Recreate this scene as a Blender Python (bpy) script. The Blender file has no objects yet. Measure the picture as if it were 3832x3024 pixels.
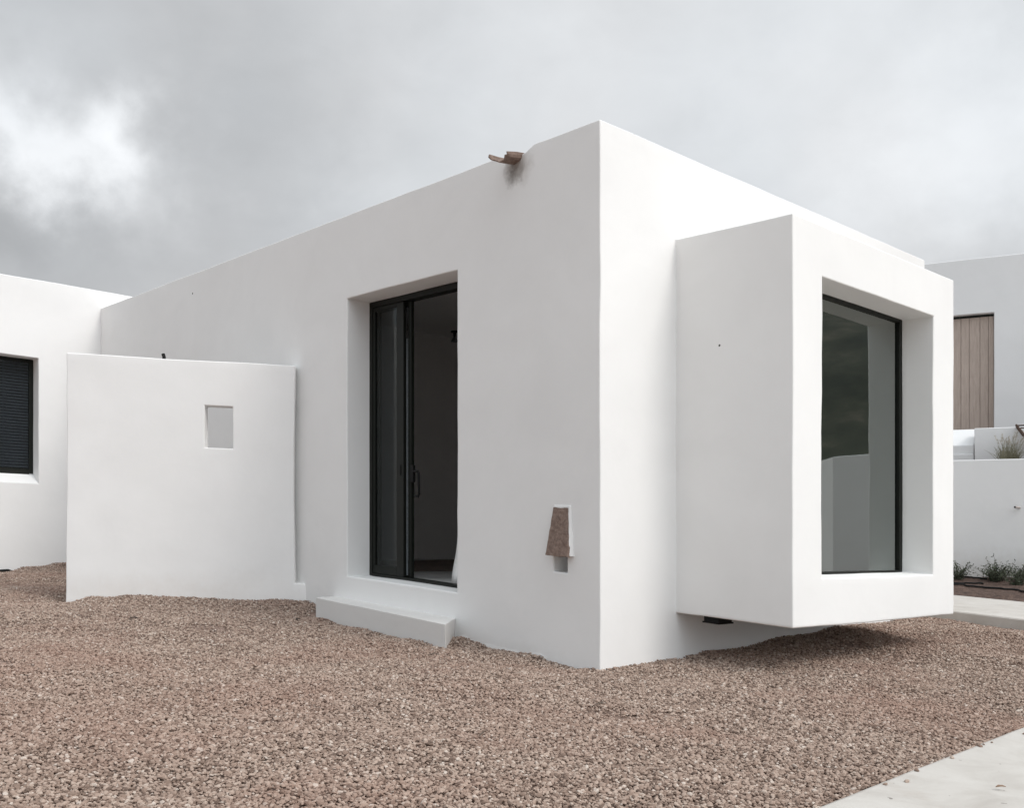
import bpy, bmesh, math, random
import numpy as np
from mathutils import Vector, Matrix, noise as mn
random.seed(7); RNG = np.random.default_rng(7)
R = math.radians
S = bpy.context.scene
COL = S.collection

# ------------------------------------------------------------ camera
EYE = 1.1742
cd = bpy.data.cameras.new('camera'); cam = bpy.data.objects.new('camera', cd); COL.objects.link(cam)
cam.location = (0, 0, EYE); cam.rotation_euler = (R(90), 0, 0)
cd.sensor_width = 36; cd.lens = 36*3596/3832; cd.shift_y = (1900-1512)/3832
cd.clip_start = .05; cd.clip_end = 3000
S.camera = cam
# ------------------------------------------------------------ view
S.view_settings.view_transform = 'Standard'; S.view_settings.look = 'None'
S.view_settings.exposure = 0.0; S.view_settings.gamma = 1
# ------------------------------------------------------------ sun: high, veiled by cloud, behind the camera's right
SUN_EL, SUN_AZ = R(44), math.atan2(-.58, .815)      # azimuth as angle of (x, y)
sd = bpy.data.lights.new('sun', 'SUN'); sd.energy = 1.12; sd.angle = R(16); sd.color = (1, .955, .90)
so = bpy.data.objects.new('sun', sd); COL.objects.link(so)
sv = Vector((math.cos(SUN_EL)*math.cos(SUN_AZ), math.cos(SUN_EL)*math.sin(SUN_AZ), math.sin(SUN_EL)))
so.rotation_euler = sv.to_track_quat('Z', 'Y').to_euler(); so.location = (6, -6, 12)
# ------------------------------------------------------------ world: overcast sky
W = bpy.data.worlds.new('World'); S.world = W; W.use_nodes = True
nt = W.node_tree; nt.nodes.clear(); N = nt.nodes; L = nt.links
def nd(t, **k):
    n = N.new(t)
    for a, b in k.items(): setattr(n, a, b)
    return n
def mth(op, a, b=None, c=None):
    n = nd('ShaderNodeMath', operation=op)
    for i, v in enumerate((a, b, c)):
        if v is None: continue
        if isinstance(v, (int, float)): n.inputs[i].default_value = v
        else: L.new(v, n.inputs[i])
    return n.outputs[0]
tc = nd('ShaderNodeTexCoord')
def wnoise(scale, det, rough, st=(1, 1, 1), dist=0):
    mp = nd('ShaderNodeMapping'); mp.inputs['Scale'].default_value = st
    L.new(tc.outputs['Generated'], mp.inputs['Vector'])
    n = nd('ShaderNodeTexNoise'); n.inputs['Scale'].default_value = scale; n.inputs['Detail'].default_value = det
    n.inputs['Roughness'].default_value = rough; n.inputs['Distortion'].default_value = dist
    L.new(mp.outputs[0], n.inputs['Vector']); return n
# warped direction
wn = wnoise(3.2, 5, .55)
sub = nd('ShaderNodeVectorMath', operation='SUBTRACT'); L.new(wn.outputs['Color'], sub.inputs[0]); sub.inputs[1].default_value = (.5, .5, .5)
scl = nd('ShaderNodeVectorMath', operation='SCALE'); L.new(sub.outputs[0], scl.inputs[0]); scl.inputs['Scale'].default_value = .24
wd = nd('ShaderNodeVectorMath', operation='ADD'); 
wn2 = wnoise(10, 6, .6); sub2 = nd('ShaderNodeVectorMath', operation='SUBTRACT'); L.new(wn2.outputs['Color'], sub2.inputs[0]); sub2.inputs[1].default_value = (.5, .5, .5)
scl2 = nd('ShaderNodeVectorMath', operation='SCALE'); L.new(sub2.outputs[0], scl2.inputs[0]); scl2.inputs['Scale'].default_value = .11
ad2 = nd('ShaderNodeVectorMath', operation='ADD'); L.new(scl.outputs[0], ad2.inputs[0]); L.new(scl2.outputs[0], ad2.inputs[1])
L.new(tc.outputs['Generated'], wd.inputs[0]); L.new(ad2.outputs[0], wd.inputs[1])
def pdir(px, py):
    v = Vector(((px-1916)/3596, 1, (1900-py)/3596)); return v.normalized()
def blob(px, py, rad, amp, st=(1, 1, 1)):
    c = pdir(px, py)
    s = nd('ShaderNodeVectorMath', operation='SUBTRACT'); L.new(wd.outputs[0], s.inputs[0]); s.inputs[1].default_value = c
    m = nd('ShaderNodeVectorMath', operation='MULTIPLY'); L.new(s.outputs[0], m.inputs[0]); m.inputs[1].default_value = st
    l = nd('ShaderNodeVectorMath', operation='LENGTH'); L.new(m.outputs[0], l.inputs[0])
    r = mth('DIVIDE', l.outputs['Value'], rad)
    e = mth('MULTIPLY', mth('MULTIPLY', r, r), -1.0)
    return mth('MULTIPLY', mth('POWER', 2.718, e), amp)
n1 = wnoise(2.2, 6, .5, (1, 1, 2.2)); n2 = wnoise(6.5, 6, .55, (1, 1, 1.6), .3)
val = mth('ADD', .585, mth('MULTIPLY', mth('SUBTRACT', n1.outputs['Fac'], .5), .30))
val = mth('ADD', val, mth('MULTIPLY', mth('SUBTRACT', n2.outputs['Fac'], .5), .15))
n4 = wnoise(15, 5, .55, (1, 1, 1.4), .5)
val = mth('ADD', val, mth('MULTIPLY', mth('SUBTRACT', n4.outputs['Fac'], .5), .07))
for b in ((-20, 350, .045, .29), (110, 460, .038, .25), (230, 570, .040, .24), (370, 650, .042, .21), (520, 740, .055, .14), (440, 470, .035, .18), (470, 560, .03, .12), (180, 300, .05, .05), (60, 380, .10, .05),
          (40, 640, .07, -.15), (140, 800, .08, -.07), (20, 480, .03, -.10), (650, 1000, .13, -.05), (275, 420, .035, -.14), (950, 520, .17, -.03), (100, 60, .16, .04), (500, 250, .12, .03),
          (2600, 150, .28, .19), (3832, 250, .12, .12), (3780, 560, .10, .16), (3500, 420, .16, .08), (3000, 820, .14, .02),
          (1380, 830, .07, .09), (1900, 50, .2, .08), (3300, 900, .1, .05)):
    val = mth('ADD', val, blob(*b))
sx = nd('ShaderNodeSeparateXYZ'); L.new(tc.outputs['Generated'], sx.inputs[0])
# sky brightness added overhead and round the sun, tuned to light the walls
mr = nd('ShaderNodeMapRange', interpolation_type='SMOOTHSTEP'); L.new(sx.outputs['Z'], mr.inputs['Value'])
mr.inputs['From Min'].default_value = .46; mr.inputs['From Max'].default_value = .95; mr.inputs['To Max'].default_value = .42
val = mth('ADD', val, mr.outputs[0])
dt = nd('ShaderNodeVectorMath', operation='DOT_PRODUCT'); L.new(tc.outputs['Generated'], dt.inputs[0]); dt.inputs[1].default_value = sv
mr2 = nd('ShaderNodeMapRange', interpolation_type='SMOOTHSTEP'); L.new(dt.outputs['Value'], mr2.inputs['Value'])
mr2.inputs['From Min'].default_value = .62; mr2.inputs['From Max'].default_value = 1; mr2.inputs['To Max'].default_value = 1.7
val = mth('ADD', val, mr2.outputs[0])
# unseen sky behind and left of the camera, brightened to lift the door wall
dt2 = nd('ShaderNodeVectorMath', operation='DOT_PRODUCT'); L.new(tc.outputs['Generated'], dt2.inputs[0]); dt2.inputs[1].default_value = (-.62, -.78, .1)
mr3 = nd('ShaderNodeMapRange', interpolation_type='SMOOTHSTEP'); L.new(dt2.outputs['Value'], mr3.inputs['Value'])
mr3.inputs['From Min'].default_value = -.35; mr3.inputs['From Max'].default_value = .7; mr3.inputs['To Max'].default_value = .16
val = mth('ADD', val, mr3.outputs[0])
val = mth('MAXIMUM', val, .2)
n3 = wnoise(3.0, 3, .5)
cr = nd('ShaderNodeMix', data_type='RGBA'); L.new(n3.outputs['Fac'], cr.inputs['Factor'])
cr.inputs['A'].default_value = (.925, .985, 1.035, 1); cr.inputs['B'].default_value = (1.005, .998, 1.0, 1)
mr4 = nd('ShaderNodeMapRange', interpolation_type='SMOOTHSTEP'); L.new(dt2.outputs['Value'], mr4.inputs['Value'])
mr4.inputs['From Min'].default_value = -.3; mr4.inputs['From Max'].default_value = .5  # same unseen sky tinted cooler, to cool the door wall
ct = nd('ShaderNodeMix', data_type='RGBA'); L.new(mr4.outputs[0], ct.inputs['Factor']); L.new(cr.outputs['Result'], ct.inputs['A']); ct.inputs['B'].default_value = (.935, .995, 1.05, 1)
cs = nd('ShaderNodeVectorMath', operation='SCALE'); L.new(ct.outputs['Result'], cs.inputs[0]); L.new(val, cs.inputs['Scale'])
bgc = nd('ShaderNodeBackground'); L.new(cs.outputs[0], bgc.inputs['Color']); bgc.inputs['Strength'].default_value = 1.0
sky = nd('ShaderNodeTexSky', sky_type='NISHITA'); sky.sun_disc = False; sky.sun_elevation = SUN_EL
sky.sun_rotation = math.pi/2 - SUN_AZ; sky.dust_density = 3
bgs = nd('ShaderNodeBackground'); L.new(sky.outputs[0], bgs.inputs['Color']); bgs.inputs['Strength'].default_value = .08
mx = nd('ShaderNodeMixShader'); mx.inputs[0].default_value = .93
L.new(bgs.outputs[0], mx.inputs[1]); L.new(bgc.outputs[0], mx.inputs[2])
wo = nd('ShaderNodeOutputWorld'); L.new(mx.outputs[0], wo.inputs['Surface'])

# ------------------------------------------------------------ site frame: u recedes along the door wall, v along the bay wall, w up.
# d1, d2 carry a slight vertical shear that fits level lines to the view.
C0 = Vector((.6395, 6.9791, 0)); D1 = Vector((-.66081, .75056, .026716)); D2 = Vector((.75052, .66084, -.033446))
def P(u, v, w): return C0 + D1*u + D2*v + Vector((0, 0, w))
def uvof(x, y):
    X = x - C0.x; Y = y - C0.y
    det = D1.x*D2.y - D1.y*D2.x
    return (X*D2.y - Y*D2.x)/det, (D1.x*Y - D1.y*X)/det
ARR1, ARR2 = np.array(D1), np.array(D2)
def Tsite(V): return np.array(C0) + V[:, :1]*ARR1 + V[:, 1:2]*ARR2 + V[:, 2:3]*np.array([0, 0, 1.])

# ------------------------------------------------------------ materials
def mat(name):
    m = bpy.data.materials.new(name); m.use_nodes = True
    t = m.node_tree; return m, t, t.nodes['Principled BSDF']
def N_(t, typ, **k):
    n = t.nodes.new(typ)
    for a, b in k.items(): setattr(n, a, b)
    return n
def geo_pos(t): return N_(t, 'ShaderNodeNewGeometry').outputs['Position']
def tnoise(t, scale, det=4, rough=.5, vec=None, dist=0):
    n = N_(t, 'ShaderNodeTexNoise'); n.inputs['Scale'].default_value = scale; n.inputs['Detail'].default_value = det
    n.inputs['Roughness'].default_value = rough; n.inputs['Distortion'].default_value = dist
    t.links.new(vec if vec is not None else geo_pos(t), n.inputs['Vector']); return n.outputs['Fac']
def ramp(t, fac, stops):
    r = N_(t, 'ShaderNodeValToRGB'); e = r.color_ramp.elements
    while len(e) < len(stops): e.new(.5)
    for i, (p, c) in enumerate(stops): e[i].position = p; e[i].color = (*c, 1)
    t.links.new(fac, r.inputs[0]); return r.outputs[0]
def mixc(t, fac, a, b):
    n = N_(t, 'ShaderNodeMix', data_type='RGBA')
    for s, v in (('Factor', fac), ('A', a), ('B', b)):
        if isinstance(v, (int, float)): n.inputs[s].default_value = v
        elif isinstance(v, tuple): n.inputs[s].default_value = (*v, 1)
        else: t.links.new(v, n.inputs[s])
    return n.outputs['Result']
def bump(t, bs, hs, dist=.01, strength=1):
    prev = None
    for h, d in hs:
        b = N_(t, 'ShaderNodeBump'); b.inputs['Strength'].default_value = strength; b.inputs['Distance'].default_value = d
        t.links.new(h, b.inputs['Height'])
        if prev is not None: t.links.new(prev, b.inputs['Normal'])
        prev = b.outputs[0]
    t.links.new(prev, bs.inputs['Normal'])
def mval(t, op, a, b=None, c=None, clamp=False):
    n = N_(t, 'ShaderNodeMath', operation=op); n.use_clamp = clamp
    for i, v in enumerate((a, b, c)):
        if v is None: continue
        if isinstance(v, (int, float)): n.inputs[i].default_value = v
        else: t.links.new(v, n.inputs[i])
    return n.outputs[0]
def plaster(name, base, stains=(), var=.035, bumpy=1.0):
    var *= .6
    m, t, b = mat(name)
    lo = tuple(c*(1-var*1.6) for c in base); hi = tuple(min(1, c*(1+var*.5)) for c in base)
    c = ramp(t, tnoise(t, 1.1, 6, .62, dist=.4), [(.30, lo), (.62, hi)])
    sp = tnoise(t, 160, 2, .5)
    c = mixc(t, mval(t, 'MULTIPLY', mval(t, 'GREATER_THAN', sp, .74), .25), c, tuple(x*.8 for x in base))
    for cen, rad, st, amt, col in stains:
        s = N_(t, 'ShaderNodeVectorMath', operation='SUBTRACT'); t.links.new(geo_pos(t), s.inputs[0]); s.inputs[1].default_value = cen
        mm = N_(t, 'ShaderNodeVectorMath', operation='MULTIPLY'); t.links.new(s.outputs[0], mm.inputs[0]); mm.inputs[1].default_value = st
        l = N_(t, 'ShaderNodeVectorMath', operation='LENGTH'); t.links.new(mm.outputs[0], l.inputs[0])
        wob = mval(t, 'MULTIPLY', mval(t, 'SUBTRACT', tnoise(t, 9, 6, .65), .5), rad*1.1)
        r = mval(t, 'DIVIDE', mval(t, 'ADD', l.outputs['Value'], wob), rad)
        f = mval(t, 'SUBTRACT', 1.0, r, clamp=True)
        f = mval(t, 'MULTIPLY', mval(t, 'MULTIPLY', f, amt*1.6), mval(t, 'ADD', tnoise(t, 30, 4, .6), .5), clamp=True)
        c = mixc(t, f, c, col)
    t.links.new(c, b.inputs['Base Color']); b.inputs['Roughness'].default_value = .92
    b.inputs['Specular IOR Level'].default_value = .25
    bump(t, b, [(tnoise(t, 2.2, 3, .5), .006*bumpy), (tnoise(t, 16, 4, .55), .0008*bumpy), (tnoise(t, 180, 3, .6), .0004*bumpy)])
    return m
spc = P(.93, 0, 3.80)
M_PL = plaster('white_plaster', (.828, .82, .805), [
    (tuple(P(.95, 0, 3.845)), .13, (1, 1, .9), .62, (.16, .145, .13)),
    (tuple(P(.86, 0, 3.86)), .17, (1, 1, 1), .28, (.30, .27, .24)),
    (tuple(P(1.1, 0, -.02)), .28, (.35, .35, 2.2), .20, (.62, .56, .50)),
    (tuple(P(2.6, 0, -.0)), .2, (.2, .2, 1.5), .18, (.62, .56, .50)),
    (tuple(P(7.201, 0, 3.744)), .016, (1, 1, 1), 1.4, (.05, .045, .04)),
    (tuple(P(-.42, .86, 2.435)), .010, (1, 1, 1), 1.4, (.05, .045, .04))])
M_PL2 = plaster('garden_wall_plaster', (.835, .825, .81), [
    ((-2.9, 10.1, .27), .5, (.28, 1, 1.8), .14, (.66, .6, .54)), ((-4.1, 9.95, .3), .4, (.3, 1, 1.8), .12, (.66, .6, .54))])
M_PL3 = plaster('neighbour_plaster', (.82, .812, .80))
M_PL4 = plaster('terrace_plaster', (.73, .73, .728), [((7.0, 13.35, .25), .55, (.3, .3, 1.4), .25, (.5, .45, .4))])
M_IN = plaster('interior_plaster', (.82, .80, .775))
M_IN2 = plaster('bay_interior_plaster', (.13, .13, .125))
M_STEP = plaster('step_plaster', (.72, .70, .675), bumpy=2.2)

def simple(name, col, rough=.6, metal=0, var=0, bmp=None, spec=.5):
    m, t, b = mat(name)
    if var:
        c = ramp(t, tnoise(t, var, 5, .6), [(.3, tuple(x*.7 for x in col)), (.7, tuple(min(1, x*1.2) for x in col))])
        t.links.new(c, b.inputs['Base Color'])
    else: b.inputs['Base Color'].default_value = (*col, 1)
    b.inputs['Roughness'].default_value = rough; b.inputs['Metallic'].default_value = metal
    b.inputs['Specular IOR Level'].default_value = spec
    if bmp: bump(t, b, [(tnoise(t, bmp[0], 4, .6), bmp[1])])
    return m
M_FR = simple('dark_bronze_aluminium', (.009, .0105, .008), .5, 0, 60, spec=.22)
M_BLK = simple('black_rubber', (.008, .008, .008), .6, 0, 40, spec=.2)
M_FLOOR = simple('screed_floor', (.50, .49, .47), .6, 0, 3)
M_MAT = simple('brown_mat', (.20, .155, .13), .9, 0, 8)
M_SLAT = simple('grey_slats', (.17, .19, .20), .45, 0, 30)
M_CLOTH = simple('white_cloth', (.75, .74, .72), .9, 0, 5)
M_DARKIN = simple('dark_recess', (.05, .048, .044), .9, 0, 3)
M_LEAFD = simple('dead_leaf', (.03, .022, .016), .8, 0, 50)
M_METAL = simple('weathered_grey_pipe', (.42, .37, .34), .6, 0, 60)
def glass(name, tint, coat=0.0, ior=1.5):
    m = bpy.data.materials.new(name); m.use_nodes = True; t = m.node_tree; t.nodes.clear()
    tr = N_(t, 'ShaderNodeBsdfTransparent'); tr.inputs[0].default_value = (*tint, 1)
    gl = N_(t, 'ShaderNodeBsdfGlossy'); gl.inputs['Roughness'].default_value = .015; gl.inputs[0].default_value = (.9, .95, .92, 1)
    fr = N_(t, 'ShaderNodeFresnel'); fr.inputs[0].default_value = ior
    bf = N_(t, 'ShaderNodeNewGeometry').outputs['Backfacing']      # thin pane: no total reflection where a straight ray leaves it
    fa = mval(t, 'MULTIPLY', fr.outputs[0], mval(t, 'SUBTRACT', 1.0, bf)); 
    if coat: fa = mval(t, 'MULTIPLY', mval(t, 'ADD', fr.outputs[0], coat), mval(t, 'SUBTRACT', 1.0, bf), clamp=True)
    mx = N_(t, 'ShaderNodeMixShader'); t.links.new(fa, mx.inputs[0]); t.links.new(tr.outputs[0], mx.inputs[1]); t.links.new(gl.outputs[0], mx.inputs[2])
    o = N_(t, 'ShaderNodeOutputMaterial'); t.links.new(mx.outputs[0], o.inputs[0]); return m
M_GL = glass('tinted_glass', (.60, .68, .63), .25); M_GL2 = glass('grey_glass', (.66, .67, .69), -.022)
def wood(name, a, b_, scale=(14, 14, 1.2)):
    m, t, b = mat(name)
    mp = N_(t, 'ShaderNodeMapping'); mp.inputs['Scale'].default_value = scale; t.links.new(geo_pos(t), mp.inputs[0])
    g = tnoise(t, 3, 8, .7, mp.outputs[0], .6); g2 = tnoise(t, 1.6, 2, .5)
    c = ramp(t, g, [(.25, a), (.75, b_)]); c = mixc(t, mval(t, 'MULTIPLY', g2, .35), c, tuple(x*.75 for x in a))
    t.links.new(c, b.inputs['Base Color']); b.inputs['Roughness'].default_value = .8
    bump(t, b, [(g, .002)]); return m
M_WOOD = wood('bleached_wood', (.37, .295, .25), (.58, .485, .42))
M_WOODD = wood('brown_wood', (.055, .032, .022), (.12, .075, .055), (30, 30, 30))
# fired clay with lime marks
M_CLAY, t, b = mat('old_clay')
c = ramp(t, tnoise(t, 30, 6, .65, dist=.5), [(.22, (.12, .08, .063)), (.5, (.215, .15, .12)), (.78, (.30, .22, .18))])
c = mixc(t, mval(t, 'MULTIPLY', mval(t, 'GREATER_THAN', tnoise(t, 75, 5, .7), .66), .28), c, (.5, .42, .36))
t.links.new(c, b.inputs['Base Color']); b.inputs['Roughness'].default_value = .9
bump(t, b, [(tnoise(t, 45, 6, .7), .008)])
# concrete paving
M_CON, t, b = mat('pale_concrete')
c = ramp(t, tnoise(t, 2.2, 8, .65, dist=.6), [(.28, (.42, .390, .355)), (.5, (.51, .482, .445)), (.72, (.56, .535, .50))])
c = mixc(t, mval(t, 'MULTIPLY', mval(t, 'SUBTRACT', tnoise(t, 3.5, 6, .62), .56, clamp=True), 2.2), c, (.36, .30, .25))
c = mixc(t, mval(t, 'MULTIPLY', mval(t, 'GREATER_THAN', tnoise(t, 26, 2, .5), .75), .7), c, (.12, .10, .085))
t.links.new(c, b.inputs['Base Color']); b.inputs['Roughness'].default_value = .85
bump(t, b, [(tnoise(t, 6, 4, .5), .006), (tnoise(t, 90, 4, .6), .0012)])
# ground under the gravel
M_GRD, t, b = mat('gravel_bed')
c = ramp(t, tnoise(t, 70, 4, .7), [(.3, (.09, .066, .052)), (.55, (.19, .145, .118)), (.75, (.29, .23, .19))])
t.links.new(c, b.inputs['Base Color']); c = mixc(t, mval(t, 'MULTIPLY', tnoise(t, 9, 4, .6), .8, clamp=True), c, (.36, .235, .185)); t.links.new(c, b.inputs['Base Color'])
b.inputs['Roughness'].default_value = .95
bump(t, b, [(tnoise(t, 70, 3, .6), .01)])
# pebbles
M_PEB, t, b = mat('pebbles')
oi = N_(t, 'ShaderNodeObjectInfo')
c = ramp(t, oi.outputs['Random'], [(0, (.10, .067, .052)), (.13, (.20, .138, .107)), (.34, (.305, .220, .174)), (.64, (.37, .275, .222)), (.92, (.45, .355, .292)), (1, (.60, .52, .455))])
pn = tnoise(t, .55, 5, .6, dist=.5)
pf = mval(t, 'MULTIPLY', mval(t, 'SUBTRACT', pn, .48, clamp=True), 3.0, clamp=True)
c = mixc(t, mval(t, 'MULTIPLY', pf, .8), c, (.30, .178, .135))
c = mixc(t, .10, c, ramp(t, tnoise(t, 2.5, 4, .6), [(.3, (.12, .082, .064)), (.7, (.40, .315, .255))]))
t.links.new(c, b.inputs['Base Color']); b.inputs['Roughness'].default_value = .88; b.inputs['Specular IOR Level'].default_value = .3
# soil
M_SOIL, t, b = mat('soil')
c = ramp(t, tnoise(t, 14, 8, .7), [(.3, (.04, .024, .018)), (.55, (.105, .065, .05)), (.75, (.19, .13, .10))])
c = mixc(t, mval(t, 'GREATER_THAN', tnoise(t, 40, 2, .5), .74), c, (.4, .33, .28))
t.links.new(c, b.inputs['Base Color']); b.inputs['Roughness'].default_value = .95
bump(t, b, [(tnoise(t, 25, 6, .7), .03)])
def leafmat(name, a, b_):
    m, t, b = mat(name)
    c = ramp(t, tnoise(t, 40, 3, .6), [(.3, a), (.7, b_)]); t.links.new(c, b.inputs['Base Color']); b.inputs['Roughness'].default_value = .75
    return m
M_SHR = leafmat('shrub_leaf', (.035, .045, .026), (.085, .10, .06)); M_GRS = leafmat('dry_grass', (.10, .095, .055), (.24, .22, .15))
M_PLUME = leafmat('grass_plume', (.28, .25, .20), (.40, .36, .30)); M_TWIG = leafmat('twig', (.05, .04, .03), (.10, .08, .06))

# ------------------------------------------------------------ object helpers
def tag(o, label=None, cat=None, group=None, kind=None):
    if label: o['label'] = label
    if cat: o['category'] = cat
    if group: o['group'] = group
    if kind: o['kind'] = kind
    return o
def empty(name, loc, label, cat, group=None):
    o = bpy.data.objects.new(name, None); COL.objects.link(o); o.location = loc; o.empty_display_size = .2
    return tag(o, label, cat, group)
def link(name, me, m, parent=None):
    o = bpy.data.objects.new(name, me); COL.objects.link(o)
    if me.materials: pass
    elif m: me.materials.append(m)
    if parent:
        o.parent = parent
        # parents have no rotation; walk up the chain for the offset
        off = Vector((0, 0, 0)); p = parent
        while p: off += p.location; p = p.parent
        o.location = -off
    return o
class MB:
    """collects verts/faces in a chosen frame (site by default)"""
    def __init__(s, T=None): s.v = []; s.f = []; s.T = T or (lambda p: P(*p))
    def add(s, vs, fs):
        k = len(s.v); s.v += [s.T(p) for p in vs]; s.f += [tuple(i+k for i in f) for f in fs]
    def box(s, a, b):
        (x0, y0, z0), (x1, y1, z1) = a, b
        s.add([(x0, y0, z0), (x1, y0, z0), (x1, y1, z0), (x0, y1, z0), (x0, y0, z1), (x1, y0, z1), (x1, y1, z1), (x0, y1, z1)],
              [(0, 3, 2, 1), (4, 5, 6, 7), (0, 1, 5, 4), (1, 2, 6, 5), (2, 3, 7, 6), (3, 0, 4, 7)])
    def hexa(s, p): s.add(p, [(0, 3, 2, 1), (4, 5, 6, 7), (0, 1, 5, 4), (1, 2, 6, 5), (2, 3, 7, 6), (3, 0, 4, 7)])
    def tube(s, pts, r, n=8, flat=None):
        k = len(s.v); pts = [Vector(s.T(p)) for p in pts]; rings = len(pts)
        rr = r if hasattr(r, '__len__') else [r]*rings
        up = Vector((0, 0, 1))
        for i, p in enumerate(pts):
            d = (pts[min(i+1, rings-1)] - pts[max(i-1, 0)]).normalized()
            a = d.cross(up);
            if a.length < .1: a = d.cross(Vector((1, 0, 0)))
            a.normalize(); bb = a.cross(d)
            for j in range(n):
                th = 2*math.pi*j/n; s.v.append(p + a*math.cos(th)*rr[i] + bb*math.sin(th)*rr[i])
        for i in range(rings-1):
            for j in range(n):
                s.f.append((k+i*n+j, k+i*n+(j+1) % n, k+(i+1)*n+(j+1) % n, k+(i+1)*n+j))
        s.f.append(tuple(k+j for j in range(n))[::-1]); s.f.append(tuple(k+(rings-1)*n+j for j in range(n)))
    def build(s, name, m, parent=None, bevel=0, seg=2, smooth=False, recalc=True):
        me = bpy.data.meshes.new(name); me.from_pydata([tuple(x) for x in s.v], [], s.f)
        bm = bmesh.new(); bm.from_mesh(me)
        if recalc: bmesh.ops.recalc_face_normals(bm, faces=bm.faces)
        if bevel:
            es = [e for e in bm.edges if len(e.link_faces) == 2 and e.calc_face_angle(0) > .6]
            bmesh.ops.bevel(bm, geom=es, offset=bevel, segments=seg, profile=.5, affect='EDGES')
        bm.to_mesh(me); bm.free()
        if smooth: me.shade_smooth()
        return link(name, me, m, parent)

def lines(crit, step):
    crit = sorted(set(round(c, 5) for c in crit)); out = []
    for a, b in zip(crit[:-1], crit[1:]):
        n = max(1, int(round((b-a)/step))); out += [a+(b-a)*i/n for i in range(n)]
    return np.array(out+[crit[-1]])
def gsolid(name, add, cut, T, m, parent=None, step=.14, bev=.012, amp=1.0, tweak=None, mats=None):
    """solid from a union of boxes minus other boxes, skinned with a fine grid, soft edges and hand-plastered waviness"""
    al = add+cut
    ax = [lines([q[0][i] for q in al]+[q[1][i] for q in al], step) for i in range(3)]
    lo = [min(q[0][i] for q in add) for i in range(3)]; hi = [max(q[1][i] for q in add) for i in range(3)]
    ax = [a[(a >= lo[i]-1e-6) & (a <= hi[i]+1e-6)] for i, a in enumerate(ax)]
    c = [(a[1:]+a[:-1])/2 for a in ax]
    X, Y, Z = np.meshgrid(*c, indexing='ij'); occ = np.zeros(X.shape, bool)
    ins = lambda q: (X > q[0][0]) & (X < q[1][0]) & (Y > q[0][1]) & (Y < q[1][1]) & (Z > q[0][2]) & (Z < q[1][2])
    for q in add: occ |= ins(q)
    for q in cut: occ &= ~ins(q)
    pad = np.pad(occ, 1); nx, ny, nz = [len(a) for a in ax]
    idx = lambda i, j, k: (i*ny+j)*nz+k
    quads = []
    for d in range(3):
        a = pad; b2 = np.roll(pad, -1, axis=d)
        for sgn, msk in ((1, a & ~b2), (-1, ~a & b2)):
            I, J, K = np.nonzero(msk)
            I = I-1; J = J-1; K = K-1           # cell index (of the lower cell); face at upper side
            if d == 0: q = [(I+1, J, K), (I+1, J+1, K), (I+1, J+1, K+1), (I+1, J, K+1)]
            if d == 1: q = [(I, J+1, K), (I, J+1, K+1), (I+1, J+1, K+1), (I+1, J+1, K)]
            if d == 2: q = [(I, J, K+1), (I+1, J, K+1), (I+1, J+1, K+1), (I, J+1, K+1)]
            Q = np.stack([idx(*t_) for t_ in q], 1)
            if sgn < 0: Q = Q[:, ::-1]
            quads.append(Q)
    Q = np.concatenate(quads); uq, inv = np.unique(Q, return_inverse=True); F = inv.reshape(Q.shape)
    V = np.stack([ax[0][uq//(ny*nz)], ax[1][(uq//nz) % ny], ax[2][uq % nz]], 1).astype(float)
    bm = bmesh.new()
    vs = [bm.verts.new(p) for p in V]
    for f in F: bm.faces.new([vs[i] for i in f])
    bm.normal_update()
    es = [e for e in bm.edges if len(e.link_faces) == 2 and e.calc_face_angle(0) > .6]
    if bev: bmesh.ops.bevel(bm, geom=es, offset=bev, segments=2, profile=.5, affect='EDGES')
    for v in bm.verts:
        p = v.co.copy()
        if tweak: p = tweak(p)
        d = mn.noise_vector(p*.8)*.006 + mn.noise_vector(p*3.1+Vector((7, 3, 1)))*.0035 + mn.noise_vector(p*9+Vector((1, 9, 4)))*.0012
        v.co = p + d*amp
    me = bpy.data.meshes.new(name)
    if mats:
        for mm in mats[0]: me.materials.append(mm)
        for f in bm.faces: f.material_index = mats[1](f.calc_center_median(), f.normal)
    bm.to_mesh(me); bm.free()
    co = np.empty(len(me.vertices)*3); me.vertices.foreach_get('co', co); co = T(co.reshape(-1, 3)); me.vertices.foreach_set('co', co.ravel())
    bm = bmesh.new(); bm.from_mesh(me)
    me.update(); bm.free(); me.shade_smooth()
    o = link(name, me, m, parent)
    wn_ = o.modifiers.new('wn', 'WEIGHTED_NORMAL'); wn_.mode = 'FACE_AREA'; wn_.weight = 80
    return o

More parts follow.
